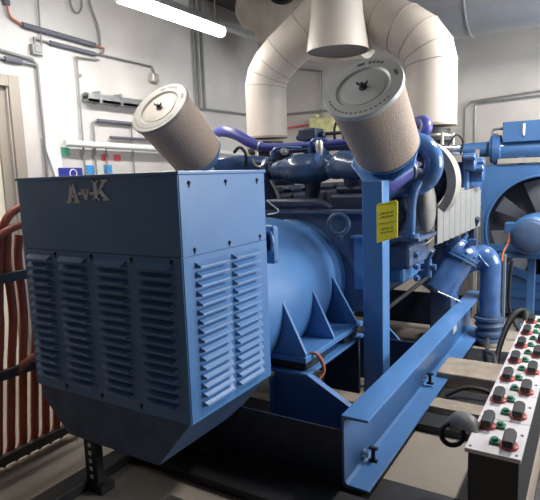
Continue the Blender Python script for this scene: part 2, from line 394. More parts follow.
# ------------------------------------------------------------------ air filters
FA = V((0, -.775, .632)).normalized()
def air_filter(top, label):
    r, L = .25, .565; top = V(top); base = top-FA*L
    f = thing('air_filter', label, 'air filter', base, 'pair of paper air filters')
    MB().lathe(base, FA, [(0, r*.87), (.02, r*.89), (L-.02, r*.95), (L-.02, r*.9)], 96).build('filter_element', 'paper', f)
    cap = MB().lathe(top-FA*.035, FA, [(0, r*.97), (.004, r), (.026, r), (.034, r*.985), (.034, r*.69), (.030, r*.67), (.022, r*.64), (.022, 0)], 96).build('end_cap', 'capwhite' if top.x > -2 else 'capbeige', f)
    MB().lathe(top-FA*.013, FA, [(0, r*.56), (.004, r*.555), (.006, r*.50), (.006, 0)], 64).build('center_disc', 'capcream' if top.x < -2 else 'capwhite', cap)
    a = V((1, 0, 0)); b = FA.cross(a)
    c = top-FA*.001
    # wing nut
    w = MB().lathe(c-FA*.006, FA, [(0, .026), (.006, .026), (.010, .014), (.035, .012), (.04, 0)], 16)
    for s in (-1, 1):
        w.tube([c+FA*.012, c+FA*.018+a*s*.028+b*.01, c+FA*.03+a*s*.034+b*.012], [.008, .007, .005], 8)
    w.build('wing_nut', 'darksteel', f)
    # printed marks round the rim
    for a0, a1, n in ((20, 60, 1), (100, 118, 1), (66, 96, 4), (205, 335, 16)):
        for k in range(n):
            t0 = math.radians(a0+(a1-a0)*k/n); t1 = math.radians(a0+(a1-a0)*(k+.55)/n)
            if n == 1: t1 = t0+math.radians(13)
            ri, ro = (.80*r, .88*r) if n < 9 else (.84*r, .875*r)
            P = [c+(a*math.cos(t)+b*math.sin(t))*q for t, q in ((t0, ri), (t1, ri), (t1, ro), (t0, ro))]
            MB().prism(P, FA*.0016).build('printed_mark', 'capmark', cap, smooth=False)
    MB().lathe(base-FA*.10, FA, [(0, .13), (.04, .18), (.09, r*.86), (.115, r*.92), (.12, r*.86)], 64).build('filter_cup', 'paint', f)
    return f
air_filter((-1.232, 3.125, 2.168), 'nearer brown paper air filter on the blue post, pale round end cap')
air_filter((-2.885, 3.125, 2.205), 'farther brown paper air filter rising behind the cabinet top, cream end cap')

# ------------------------------------------------------------------ diesel engine
en = thing('diesel_engine', 'large blue diesel engine with shiny pipes behind the generator housing', 'engine', (-2.04, 4.8, .4))
MB().box((-2.78, 3.645, .62), (-1.34, 3.70, 1.37)).box((-2.78, 3.60, 1.355), (-1.34, 3.72, 1.385)).build('flywheel_housing', 'paint_dirty', en, smooth=False, bevel=.006)
MB().prism([(-1.50, 3.60, 1.20), (-1.42, 3.60, 1.20), (-1.33, 3.60, .80), (-1.50, 3.60, .80)], (0, .02, 0)).build('side_bracket', 'paint', en, smooth=False, bevel=.003)
MB().box((-1.50, 3.54, 1.19), (-1.36, 3.66, 1.205)).build('bracket_shelf', 'paint', en, smooth=False)
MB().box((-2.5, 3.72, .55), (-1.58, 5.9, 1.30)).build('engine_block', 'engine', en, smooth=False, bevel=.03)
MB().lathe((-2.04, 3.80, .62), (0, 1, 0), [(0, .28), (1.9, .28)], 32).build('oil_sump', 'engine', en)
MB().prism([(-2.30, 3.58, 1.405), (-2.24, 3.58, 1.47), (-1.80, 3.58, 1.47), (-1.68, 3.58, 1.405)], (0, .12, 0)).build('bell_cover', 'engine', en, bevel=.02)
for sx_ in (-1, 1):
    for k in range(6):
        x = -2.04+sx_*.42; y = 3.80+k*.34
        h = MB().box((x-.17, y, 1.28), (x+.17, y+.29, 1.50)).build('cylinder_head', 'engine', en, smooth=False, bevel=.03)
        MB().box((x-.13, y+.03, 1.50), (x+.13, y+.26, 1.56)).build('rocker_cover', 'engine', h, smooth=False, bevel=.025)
# intake manifold pipes crossing the front of the engine
MB().tube([(-2.78, 3.62, 1.74), (-2.62, 3.80, 1.755), (-2.45, 3.86, 1.75), (-2.36, 3.88, 1.74)], [.07, .085, .075, .07], 20).build('intake_pipe', 'paint_intake', en)
MB().tube([(-2.33, 3.88, 1.69), (-2.24, 3.88, 1.70), (-2.10, 3.86, 1.70), (-1.95, 3.88, 1.70), (-1.86, 3.95, 1.71)], [.075, .085, .12, .128, .10], 24).build('intake_bulb', 'paint_intake', en)
MB().lathe((-2.39, 3.88, 1.70), (1, 0, 0), [(0, .09), (.0, .115), (.03, .115), (.03, .09)], 28).build('pipe_flange', 'paint_deep', en)
MB().lathe((-1.90, 3.90, 1.74), (1, 0, 0), [(0, .09), (.0, .12), (.03, .12), (.03, .09)], 28).build('pipe_flange', 'paint_deep', en)
MB().tube([(-1.86, 3.9, 1.74), (-1.78, 3.9, 1.70), (-1.70, 3.88, 1.72), (-1.60, 3.85, 1.71), (-1.45, 3.80, 1.70)], [.08, .09, .11, .11, .09], 24).build('intake_bulb', 'paint_intake', en)
MB().tube([(-2.44, 3.86, 1.70), (-2.40, 3.85, 1.60), (-2.34, 3.85, 1.45)], [.07, .07, .06], 16).build('drop_pipe', 'engine', en)
MB().tube([(-1.98, 3.9, 1.65), (-1.98, 3.9, 1.5), (-2.02, 3.9, 1.4)], [.08, .06, .05], 16).build('drop_pipe', 'engine', en)
MB().tube([(-1.62, 3.88, 1.66), (-1.62, 3.9, 1.5), (-1.62, 3.9, 1.4)], [.08, .06, .05], 16).build('drop_pipe', 'engine', en)
for x0, y0, z0, w in ((-2.02, 4.0, 1.86, .18), (-2.34, 4.0, 1.83, .12), (-1.76, 4.1, 1.85, .14), (-1.5, 4.2, 1.82, .14)):
    MB().box((x0-w/2, y0, z0-.06), (x0+w/2, y0+.14, z0+.05)).cyl((x0, y0+.06, z0+.05), (x0, y0+.06, z0+.10), .035).cyl((x0-w*.6, y0+.06, z0-.02), (x0+w*.6, y0+.06, z0-.02), .03).build('valve_unit', 'engine', en, bevel=.01)
MB().box((-2.13, 3.95, 1.93), (-1.97, 4.12, 2.03)).box((-2.10, 4.0, 1.86), (-2.0, 4.08, 1.93)).cyl((-2.18, 4.03, 1.97), (-1.92, 4.03, 1.97), .03).build('governor_box', 'engine', en, bevel=.012)
MB().tube([(-2.62, 3.72, 1.86), (-2.56, 3.72, 1.90), (-2.50, 3.72, 1.84), (-2.52, 3.74, 1.74)], .014, 8).build('breather_hose', 'black', en)
MB().tube([(-2.28, 3.74, 1.62), (-2.22, 3.74, 1.52), (-2.2, 3.74, 1.42)], .012, 8).build('breather_hose', 'steel', en)
for k, x in enumerate((-1.88, -1.80, -1.72)):
    MB().tube([(x, 4.15, 1.88), (x-.01, 4.15, 2.02), (x+.03, 4.15, 2.10), (x+.09, 4.15, 2.10), (x+.12, 4.15, 2.0)], .012, 8).build('black_hose', 'black', en)
MB().cyl((-1.98, 4.15, 1.99), (-1.58, 4.15, 1.99), .014).build('fuel_rail', 'engine', en)
MB().cyl((-2.35, 4.0, 1.86), (-1.35, 4.0, 1.86), .022).build('fuel_rail', 'paint_dirty', en)
MB().torus((-2.37, 3.72, 1.80), (0, 1, .2), .07, .010, 24, 0, PI, ref=(1, 0, 0)).build('lifting_loop', 'steel', en)
MB().lathe((-1.88, 3.84, 1.90), (0, 0, 1), [(-.10, .02), (-.04, .032), (0, .032), (.02, .02)], 12).build('sensor', 'alu', en)
MB().lathe((-2.20, 3.84, 1.84), (0, 0, 1), [(-.02, .02), (.0, .035), (.03, .035), (.05, .02)], 12).build('sensor', 'alu', en)
MB().tube([(-1.98, 3.86, 1.83), (-1.96, 3.84, 1.90), (-1.90, 3.84, 1.93), (-1.82, 3.86, 1.91)], .013, 12).build('return_pipe', 'paint_deep', en)
MB().tube([(-2.30, 3.80, 1.79), (-2.28, 3.80, 1.86), (-2.2, 3.82, 1.88), (-2.05, 3.86, 1.87)], .012, 12).build('return_pipe', 'paint_deep', en)
# right-hand side: turbocharger elbows
MB().tube([(-1.34, 3.84, 1.515), (-1.27, 3.90, 1.535)]+[(-1.185+.17*math.cos(math.radians(t)), 3.95, 1.70+.17*math.sin(math.radians(t))) for t in range(-90, 111, 20)], .070, 24, n=4).build('turbo_elbow', 'paint_deep', en)
MB().tube([(-1.36, 3.62, 1.56), (-1.28, 3.70, 1.60), (-1.20, 3.80, 1.665), (-1.15, 3.86, 1.70)], [.10, .10, .095, .085], 28).build('charge_pipe', 'purple', en)
MB().torus((-1.175, 3.83, 1.685), (.6, .75, .4), .096, .009, 36).build('hose_clamp', 'steel', en)
for p in ((-1.12, 3.86, 1.80), (-1.085, 3.84, 1.70), (-1.08, 3.84, 1.655)):
    MB().lathe(p, (0, -1, 0), [(0, .016), (.03, .016), (.03, .01), (.05, .01)], 8).build('clamp_bolt', 'chrome', en)
MB().tube([(-1.16, 4.05, 1.90), (-1.10, 4.05, 1.96), (-1.13, 4.1, 2.02), (-1.22, 4.2, 2.03)], [.04, .045, .045, .04], 18).build('vent_elbow', 'purple', en)
# pale arched shield
def arch(c, R0, R1, a0, a1, y0, y1, n=28):
    mb = MB(); rows = []
    for i in range(n+1):
        t = math.radians(a0+(a1-a0)*i/n); d = V((math.cos(t), 0, math.sin(t)))
        rows.append([mb.bm.verts.new(V((c[0], y, c[1]))+d*R) for R, y in ((R0, y0), (R1, y0), (R1, y1), (R0, y1))])
    for p, q in zip(rows, rows[1:]):
        for k in range(4): mb.bm.faces.new((p[k], p[(k+1) % 4], q[(k+1) % 4], q[k]))
    mb.bm.faces.new(rows[0]); mb.bm.faces.new(rows[-1][::-1]); return mb
arch((-1.235, 1.56), .275, .34, -42, 112, 4.12, 4.30).build('arched_heat_shield', 'insul', en)
MB().torus((-1.225, 4.24, 1.56), (0, 1, 0), .17, .07, 32, m=16).build('turbine_housing', 'engine', en)
# finned shield panel
hs = MB(); p0, p1 = V((-1.085, 4.30, 0)), V((-.905, 5.12, 0)); u = (p1-p0).normalized(); L = (p1-p0).length; nrm = V((u.y, -u.x, 0))
nf = 8
for k in range(nf):
    a = p0+u*(L*k/nf); b = p0+u*(L*(k+.97)/nf); zt0, zb0 = 1.44-.006*k, 1.065+.0095*k
    hs.prism([a+V((0, 0, zb0)), b+V((0, 0, zb0)), b+V((0, 0, zt0+.01*k)), a+V((0, 0, zt0+.01*k))], nrm*.014)
hs.prism([p0-nrm*.012+V((0, 0, 1.055)), p1-nrm*.012+V((0, 0, 1.13)), p1-nrm*.012+V((0, 0, 1.49)), p0-nrm*.012+V((0, 0, 1.44))], nrm*.014)
hs.build('finned_heat_shield', 'heat', en, smooth=False, bevel=.003)
for k in range(4):
    a = p0+u*(L*(.12+.24*k))+V((0, 0, 1.44+.01*k))
    MB().prism([a, a+V((-.20, -.02, .05)), a+V((-.20, 0, .08)), a+V((0, .03, .03))], (0, .02, 0)).build('shield_brace', 'heat', en, smooth=False)
MB().tube([(-1.10, 4.26, 1.12), (-1.12, 4.1, 1.09), (-1.22, 4.0, 1.08)], .008, 6).build('shield_lip', 'heat', en)
MB().ball((-1.105, 4.10, 1.38), (.07, .10, .20)).build('lagged_pipe', 'insul', en)
MB().cyl((-1.09, 3.98, 1.56), (-1.06, 3.98, 1.60), .025).build('steel_fitting', 'alu', en)
MB().tube([(-1.10, 3.9, 1.58), (-1.14, 3.86, 1.48), (-1.15, 3.85, 1.35), (-1.155, 3.85, 1.20)], [.03, .035, .033, .033], 14).build('coolant_pipe', 'paint_deep', en)
MB().ball((-1.26, 3.95, 1.33), (.10, .12, .13)).build('filter_dome', 'engine', en)
MB().lathe((-1.15, 3.85, 1.17), (0, 0, 1), [(0, .06), (.03, .06)], 18).build('pipe_flange', 'paint_deep', en)
MB().box((-1.42, 3.80, 1.14), (-1.08, 4.3, 1.17)).build('side_shelf', 'paint_dirty', en, smooth=False, bevel=.005)
MB().box((-1.40, 3.86, .92), (-1.16, 4.4, 1.10)).build('oil_cooler', 'paint_dirty', en, smooth=False, bevel=.03)
MB().box((-1.38, 3.90, .80), (-1.22, 4.5, .93)).build('oil_cooler', 'paint', en, smooth=False, bevel=.03)
MB().box((-1.58, 3.8, .72), (-1.34, 4.9, 1.15)).build('side_cover', 'engine', en, smooth=False, bevel=.04)
for z in (1.02, .93, .84):
    MB().lathe((-1.155, 3.98+.05*(1-z), z), (1, -.6, 0), [(0, .026), (.02, .026), (.02, .016), (.035, .016)], 10).build('drain_plug', 'paint_deep', en)
v = MB().cyl((-1.08, 4.05, .84), (-1.08, 4.05, .98), .03).cyl((-1.13, 4.05, .92), (-1.02, 4.05, .92), .024).cyl((-1.08, 4.05, .98), (-1.04, 4.02, 1.05), .014)
v.lathe((-1.12, 4.04, .86), (0, -1, 0), [(0, .035), (.02, .035)], 14).build('drain_valve', 'paint_deep', en)
MB().cyl((-1.32, 3.72, .62), (-1.08, 4.02, .84), .016).build('drain_pipe', 'darksteel', en)
MB().cyl((-1.60, 4.7, .80), (-1.2, 4.9, .80), .03).build('stub_pipe', 'paint_deep', en)
# canister with flange
c0, c1 = V((-1.00, 4.95, 1.02)), V((-1.24, 4.78, .50)); ax = (c1-c0).normalized()
cn = MB().lathe(c0, ax, [(0, .10), (.02, .14), (.07, .175), (.12, .18), (.12, .205), (.145, .205), (.145, .19), (.155, .19), (.155, .205), (.175, .205), (.175, .178), (.50, .172), (.53, .15), (.55, 0)], 48).build('oil_canister', 'paint_deep', en)
a_, b_ = MB()._frame(ax)
for k in range(12):
    t = 2*PI*k/12; p = c0+ax*.115+(a_*math.cos(t)+b_*math.sin(t))*.192
    MB().cyl(p-ax*.018, p+ax*.07, .011, seg=8).build('flange_bolt', 'paint_deep', cn)
for k in range(4):
    t = 2*PI*k/4+.5; p = c0+(a_*math.cos(t)+b_*math.sin(t))*.09
    MB().cyl(p-ax*.05, p+ax*.03, .026, seg=10).build('fitting', 'paint_deep', cn)
MB().box((-1.24, 4.72, .16), (-1.05, 4.90, .60)).build('canister_bracket', 'paint_dirty', en, smooth=False, bevel=.01)
MB().cyl((-1.13, 4.55, .62), (-.98, 4.75, .50), .007).build('drain_rod', 'chrome', en)
MB().box((-1.10, 4.95, .447), (-1.06, 5.06, .70)).build('valve_stub', 'paint_deep', en, bevel=.01)
MB().box((-.98, 5.02, .95), (-.92, 5.10, 1.15)).cyl((-.95, 5.05, 1.12), (-.90, 5.02, 1.22), .03).build('sensor_block', 'engine', en, bevel=.01)
# turbo underside and exhaust stubs
for x, y in ((-2.9, 4.70), (-1.245, 4.70)):
    sgn = -1 if x < -2 else 1
    MB().lathe((x, y, 1.78), (0, 0, 1), [(0, .15), (.10, .17), (.12, .20), (.15, .20), (.15, .17), (.22, .17)], 32).build('exhaust_stub', 'darksteel', en)
    MB().torus((x, y, 1.94), (0, 0, 1), .18, .018, 36).build('clamp_ring', 'chrome', en)
    for k in range(8):
        t = 2*PI*k/8; MB().cyl((x+.19*math.cos(t), y+.19*math.sin(t), 1.86), (x+.19*math.cos(t), y+.19*math.sin(t), 1.96), .016, seg=8).build('flange_bolt', 'alu', en)
    MB().ball((x-sgn*.12, y, 1.68), (.24, .26, .17)).build('turbocharger', 'engine', en)
MB().box((-1.5, 4.55, 1.78), (-1.02, 4.95, 1.80)).build('turbo_shelf', 'steel', en, smooth=False)
MB().tube([(-1.04, 4.5, 1.86), (-.98, 4.5, 1.93), (-.95, 4.6, 1.88), (-.97, 4.62, 1.78)], .008, 8).build('sensor_wire', 'black', en)
MB().cyl((-1.25, 4.38, 1.83), (-.98, 4.6, 1.83), .018).build('tie_rod', 'chrome', en)
for x, y, z in ((-.95, 4.9, 1.72), (-.90, 5.0, 1.62), (-.93, 5.2, 1.68)):
    MB().box((x-.06, y-.05, z-.08), (x+.05, y+.06, z+.07)).cyl((x-.05, y-.06, z+.03), (x+.06, y-.06, z+.03), .025).build('valve_unit', 'paint_deep', en, bevel=.012)
MB().box((-1.20, 4.9, 1.25), (-.96, 5.6, 1.72)).build('front_cover', 'paint_deep', en, smooth=False, bevel=.04)
MB().box((-.93, 4.75, 1.0), (-.86, 4.84, 1.05)).build('bracket_end', 'paint_deep', en, smooth=False)

# long violet hose over the engine
hz = thing('charge_air_hose', 'violet-blue hose lying over the top of the engine', 'hose', (-2.2, 3.9, 1.87))
MB().tube([(-2.98, 3.95, 2.05), (-2.86, 3.9, 2.06), (-2.70, 3.88, 2.02), (-2.56, 3.88, 1.945), (-2.44, 3.9, 1.90), (-2.2, 3.93, 1.895), (-1.90, 3.95, 1.90), (-1.45, 3.98, 1.90)], [.042, .045, .048, .046, .036, .026, .024, .024], 16).build('hose', 'purple', hz)
for x, y in ((-2.47, 3.9),): MB().torus((x, y, 1.905), (1, 0, -.2), .04, .008, 24).build('hose_clamp', 'steel', hz)

# ------------------------------------------------------------------ clad exhaust pipes
def exhaust(pts, r, label):
    base = V(pts[0]); e = thing('exhaust_pipe', label, 'exhaust pipe', base, 'clad exhaust elbows')
    mb = MB().tube(pts, r, 56, smooth=False); rings = [[v.co.copy() for v in q] for q in mb.rings]
    mb.build('cladding', 'clad', e, angle=50)
    for i, q in enumerate(rings[1:-1]):
        cen = sum(q, V())/len(q)
        qq = [cen+(p-cen)*1.004 for p in q]
        MB().tube(qq+[qq[0]], .0035, 6, smooth=False).build('seam', 'clad_seam', e)
    p = V(pts[0]); MB().lathe(p-V((0, 0, .012)), (0, 0, 1), [(0, r*.9), (0, r*1.01), (.02, r*1.01)], 56).build('end_ring', 'clad_seam', e)
    return e
exhaust([(-2.90, 4.72, 2.045), (-2.90, 4.72, 2.55), (-2.87, 4.72, 2.65), (-2.80, 4.72, 2.745), (-2.69, 4.73, 2.845), (-2.45, 4.78, 3.03), (-2.10, 4.84, 3.31)], .207, 'beige clad exhaust elbow on the left, rising above the cabinet')
exhaust([(-1.245, 4.72, 2.04), (-1.245, 4.72, 2.55), (-1.27, 4.72, 2.655), (-1.35, 4.72, 2.77), (-1.48, 4.73, 2.87), (-1.68, 4.78, 2.98), (-2.04, 4.84, 3.18)], .216, 'beige clad exhaust elbow on the right, behind the nearer air filter')
vf = thing('vent_funnel', 'beige flared vertical duct opening downward between the two exhaust elbows', 'duct', (-1.98, 4.45, 2.70))
MB().lathe((-1.97, 4.42, 2.70), (0, 0, 1), [(0, .262), (0, .27), (.10, .255), (.30, .225), (.55, .205), (1.23, .20)], 64, cap=False).build('funnel', 'clad', vf)
MB().lathe((-1.97, 4.42, 2.712), (0, 0, 1), [(0, .262), (.001, 0)], 64, cap=False).build('funnel_baffle', 'grey_in', vf)

# overhead duct
od = thing('ventilation_duct', 'large round grey metal ventilation duct running under the ceiling at the back', 'duct', (.3, 6.0, 3.0))
MB().cyl((-2.2, 6.0, 3.47), (3.15, 6.0, 3.47), .455, seg=72).build('duct_run', 'duct', od)
for x in (-1.17, .35, 1.9): MB().torus((x, 6.0, 3.47), (1, 0, 0), .457, .012, 64, m=8).build('duct_joint', 'steel', od)
MB().tube([(-2.3, 6.0, 3.42), (-2.9, 6.0, 3.48), (-3.45, 6.0, 3.70), (-3.70, 6.0, 3.92)], [.46, .47, .46, .42], 56).build('insulated_bend', 'plaster', od)
tag(MB().lathe((-3.05, 5.42, 3.69), (.2, -1, -.25), [(0, .15), (.14, .15), (.14, .12), (.10, .12), (.10, 0)], 36).build('duct_opening', 'hole'), 'short black stub standing in for the dark round damper opening on the plaster-grey duct near the ceiling', 'fan')  # black stub in place of the dark damper opening

# ------------------------------------------------------------------ radiator with fan and motor
rd = thing('radiator', 'large blue radiator with round fan opening at the right back', 'radiator', (-.1, 6.25, .06))
RXa, RXb, RZa, RZb, RY = -1.07, .17, .12, 1.66, 6.2
FC = V((-.46, RY, 1.00)); FR = .565
mb = MB(); n = 64
outer = []; inner = []
for y in (RY, RY+.03):
    inner.append([mb.bm.verts.new((FC.x+FR*math.cos(2*PI*i/n), y, FC.z+FR*math.sin(2*PI*i/n))) for i in range(n)])
    ring = []
    for i in range(n):
        t = 2*PI*i/n; dx, dz = math.cos(t), math.sin(t)
        k = min(((RXb-FC.x) if dx > 0 else (FC.x-RXa))/max(abs(dx), 1e-6), ((RZb-FC.z) if dz > 0 else (FC.z-RZa))/max(abs(dz), 1e-6))
        ring.append(mb.bm.verts.new((FC.x+dx*k, y, FC.z+dz*k)))
    outer.append(ring)
for q in range(2):
    for i in range(n):
        j = (i+1) % n; mb.bm.faces.new((inner[q][i], inner[q][j], outer[q][j], outer[q][i]))
for i in range(n):
    j = (i+1) % n; mb.bm.faces.new((inner[0][i], inner[1][i], inner[1][j], inner[0][j]))
for cx_, cz_ in ((RXa, RZa), (RXa, RZb), (RXb, RZb), (RXb, RZa)):
    pass
mb.build('fan_shroud', 'radiator', rd, smooth=False)
# shroud corners and case
MB().box((RXa, RY+.005, RZb-.12), (RXa+.16, RY+.03, RZb)).box((RXb-.16, RY+.005, RZb-.12), (RXb, RY+.03, RZb)).box((RXa, RY+.005, RZa), (RXa+.16, RY+.03, RZa+.12)).box((RXb-.16, RY+.005, RZa), (RXb, RY+.03, RZa+.12)).build('shroud_corner', 'radiator', rd, smooth=False)
MB().torus((FC.x, RY, FC.z), (0, 1, 0), FR, .014, 64, m=8).build('shroud_ring', 'radiator', rd)
MB().box((RXa, RY+.03, RZb-.02), (RXb, RY+.40, RZb+.03)).box((RXa, RY+.03, RZa-.06), (RXb, RY+.40, RZa)).box((RXa, RY+.03, RZa), (RXa+.03, RY+.40, RZb)).box((RXb-.03, RY+.03, RZa), (RXb, RY+.40, RZb)).build('case', 'radiator', rd, smooth=False, bevel=.004)
MB().box((RXa+.03, RY+.33, RZa), (RXb-.03, RY+.37, RZb)).build('core', 'core', rd, smooth=False)
MB().box((-1.05, RY+.02, 0), (-.98, RY+.38, .06)).box((.08, RY+.02, 0), (.15, RY+.38, .06)).build('skid_foot', 'radiator', rd, smooth=False)
for k in range(8):
    t = 2*PI*k/8+.25; d = V((math.cos(t), 0, math.sin(t))); s = V((-d.z, 0, d.x))
    y = V((0, 1, 0)); P = []
    b = MB(); rows = []
    for j in range(6):
        f = j/5; R = .12+f*.40; w = .045+.055*f; tw = .8-.45*f
        cc = V((FC.x, RY+.14, FC.z))+d*R
        e = s*math.cos(tw)+y*math.sin(tw)
        rows.append([b.bm.verts.new(cc-e*w+y*.004), b.bm.verts.new(cc+e*w+y*.004), b.bm.verts.new(cc+e*w-y*.004), b.bm.verts.new(cc-e*w-y*.004)])
    for p, q in zip(rows, rows[1:]):
        for i in range(4): b.bm.faces.new((p[i], p[(i+1) % 4], q[(i+1) % 4], q[i]))
    b.bm.faces.new(rows[0]); b.bm.faces.new(rows[-1][::-1])
    b.build('fan_blade', 'fan', rd)
MB().cyl((FC.x, RY+.05, FC.z), (FC.x, RY+.22, FC.z), .13).build('fan_hub', 'radiator', rd)
MB().box((RXa+.02, RY-.03, .76), (RXb-.02, RY+.0, .83)).build('cross_bar', 'radiator', rd, smooth=False)
MB().box((RXa+.02, RY-.03, .26), (RXb-.02, RY+.0, .33)).build('cross_bar', 'radiator', rd, smooth=False)
MB().prism([(-.90, RY-.03, .58), (-.55, RY-.03, .44), (-.30, RY-.03, .44), (-.30, RY-.03, .52), (-.52, RY-.03, .52), (-.90, RY-.03, .66)], (0, .03, 0)).build('brace', 'radiator', rd, smooth=False)
# motor
mo = thing('fan_motor', 'blue electric motor standing on a blue post in front of the radiator fan', 'motor', (-.50, 5.75, .0))
MX, MZ = -.50, 1.02
MB().lathe((MX-.03, 5.62, MZ-.03), (0.1, 1, 0), [(0, 0), (0, .135), (.01, .15), (.04, .16)], 48).build('end_cover', 'paint_dirty', mo)
MB().lathe((MX-.026, 5.655, MZ-.03), (0.1, 1, 0), [(0, .165), (.02, .19), (.12, .205), (.34, .205), (.37, .15), (.50, .04)], 48).build('motor_body', 'radiator', mo)
MB().box((MX-.27, 5.72, MZ-.01), (MX-.16, 5.86, MZ+.09)).build('terminal_box', 'radiator', mo, smooth=False, bevel=.008)
MB().box((MX-.32, 5.72, MZ-.26), (MX+.32, 5.98, MZ-.225)).build('mounting_plate', 'radiator', mo, smooth=False, bevel=.003)
MB().box((MX-.06, 5.80, .06), (MX+.01, 5.90, MZ-.26)).build('post', 'radiator', mo, smooth=False, bevel=.004)
MB().box((MX-.14, 5.74, .0), (MX+.10, 5.96, .05)).build('foot_plate', 'radiator', mo, smooth=False, bevel=.004)
for dx in (-.10, .06): MB().cyl((MX+dx, 5.78, .05), (MX+dx, 5.78, .085), .016, seg=8).build('anchor_bolt', 'steel', mo)
tag(MB().tube([(MX-.22, 5.715, MZ-.0), (MX-.225, 5.69, MZ-.1), (MX-.26, 5.64, MZ-.19), (MX-.27, 5.6, MZ-.28)], .010, 8).build('motor_cable', 'orange'), 'orange-red cable hanging from the fan motor terminal box', 'cable')
# header tank, pipe and control box on top
tk = thing('header_tank', 'blue cylindrical header tank with flanged pipe above the radiator', 'tank', (-.4, 6.35, 1.72))
MB().cyl((-.88, 6.30, 1.845), (.15, 6.30, 1.845), .10, seg=32).build('tank_body', 'radiator', tk)
MB().lathe((-1.02, 6.30, 1.86), (1, 0, 0), [(0, .10), (.02, .15), (.05, .15), (.05, .17), (.08, .17), (.08, .15), (.12, .15), (.13, .11), (.16, .10)], 36).build('flange', 'paint_deep', tk)
MB().tube([(-1.42, 6.22, 1.87), (-1.3, 6.24, 1.87), (-1.2, 6.27, 1.865), (-1.0, 6.30, 1.86)], [.045, .06, .075, .085], 24).build('inlet_pipe', 'radiator', tk)
MB().box((-.72, 6.24, 1.69), (-.66, 6.36, 1.77)).build('tank_saddle', 'radiator', tk, smooth=False)
MB().box((-.05, 6.24, 1.69), (.01, 6.36, 1.77)).build('tank_saddle', 'radiator', tk, smooth=False)
MB().box((-.92, 6.20, 1.70), (.17, 6.42, 1.752)).build('tank_shelf', 'alu', tk, smooth=False)
MB().box((-.87, 6.16, 1.92), (.15, 6.50, 2.13)).build('expansion_box', 'radiator', tk, smooth=False, bevel=.006)
MB().box((-.68, 6.155, 2.0), (-.655, 6.16, 2.10)).cyl((-.665, 6.15, 1.98), (-.665, 6.15, 2.10), .009).build('level_gauge', 'white', tk, smooth=False)
MB().tube([(-1.0, 6.34, 1.92), (-1.0, 6.34, 2.05), (-.97, 6.34, 2.075), (-.87, 6.34, 2.075)], .014, 8).build('vent_pipe', 'steel', tk)
# dark strip added in place of the shaded gap under the tank
tag(MB().box((-.84, 6.60, 1.70), (.15, 6.72, 1.92)).build('gap_shade', 'core', smooth=False), 'dark strip standing in for the shaded gap between blue radiator and header tank', 'strip')

# coolant pipe with bellows by the radiator
cp = thing('coolant_pipe', 'blue bent coolant pipe with rubber bellows beside the oil canister', 'pipe', (-.80, 5.2, .0))
MB().tube([(-1.04, 5.17, .80), (-.99, 5.18, .80), (-.955, 5.19, .81), (-.90, 5.20, .845), (-.85, 5.20, .84), (-.815, 5.20, .78), (-.81, 5.20, .70), (-.81, 5.20, .30)], [.10, .105, .11, .105, .10, .098, .095, .095], 28).build('pipe', 'paint_deep', cp)
MB().torus((-.86, 5.20, .82), (.75, 0, .6), .115, .012, 36).build('seam_ring', 'paint_deep', cp)
MB().torus((-.99, 5.18, .80), (1, 0, 0), .112, .012, 36).build('seam_ring', 'paint_deep', cp)
MB().lathe((-.81, 5.20, .05), (0, 0, 1), [(0, .10), (0, .135), (.025, .135), (.025, .10), (.05, .12), (.07, .125), (.09, .12), (.11, .09), (.13, .12), (.15, .13), (.175, .12), (.20, .09), (.20, .135), (.225, .135), (.225, .10), (.26, .10)], 40).build('bellows', 'paint_dirty', cp)
MB().cyl((-.81, 5.20, .0), (-.81, 5.20, .05), .08).build('floor_stub', 'alu', cp)
tag(MB().box((-.705, 5.22, .0), (-.685, 5.27, .86)).build('angle_post', 'heat', smooth=False), 'narrow pale upright steel strip beside the bent blue coolant pipe', 'post')

# ------------------------------------------------------------------ power switch strip
ps = thing('power_distribution_strip', 'long white switch panel with red, black and green switches on a dark box', 'switch panel', (-.345, 3.4, 0))
PZ = .42
MB().box((-.445, 2.36, 0), (-.235, 4.84, PZ-.02)).build('base_box', 'black', ps, smooth=False, bevel=.004)
for k in range(7):
    y0 = 2.33+k*.357+.001; y1 = y0+.354
    MB().box((-.455, y0, PZ-.02), (-.225, y1, PZ)).build('cover_plate', 'panelw', ps, smooth=False, bevel=.003)
def switch(x, y, w=.05):
    b = MB().lathe((x, y, PZ), (0, 0, 1), [(0, .041), (.012, .041), (.018, .036), (.018, 0)], 20).build('switch_base', 'red', ps)
    h = MB()
    h.prism([(x-.023, y-.055, PZ+.018), (x+.023, y-.055, PZ+.018), (x+.026, y+.060, PZ+.018), (x+.012, y+.088, PZ+.018), (x-.012, y+.088, PZ+.018), (x-.026, y+.060, PZ+.018)], (0, 0, .034))
    h.build('switch_handle', 'black', b, smooth=False, bevel=.006)
for k in range(7):
    switch(-.40, 2.585+k*.333); switch(-.285, 2.425+k*.333)
for k in range(14):
    y = 2.44+k*.169
    g = MB().box((-.366, y-.028, PZ), (-.322, y+.020, PZ+.014)).build('indicator_base', 'green', ps, smooth=False, bevel=.003)
    MB().cyl((-.344, y-.004, PZ+.014), (-.344, y-.004, PZ+.026), .014, seg=14).build('indicator_lamp', 'green', g)
for y in (2.36, 4.79):
    for x in (-.435, -.245): MB().cyl((x, y, PZ), (x, y, PZ+.003), .006, seg=10).build('panel_screw', 'capmark', ps)
for k in range(6): MB().cyl((-.245, 2.56+k*.333, PZ), (-.245, 2.56+k*.333, PZ+.004), .007, seg=10).build('panel_screw', 'capmark', ps)
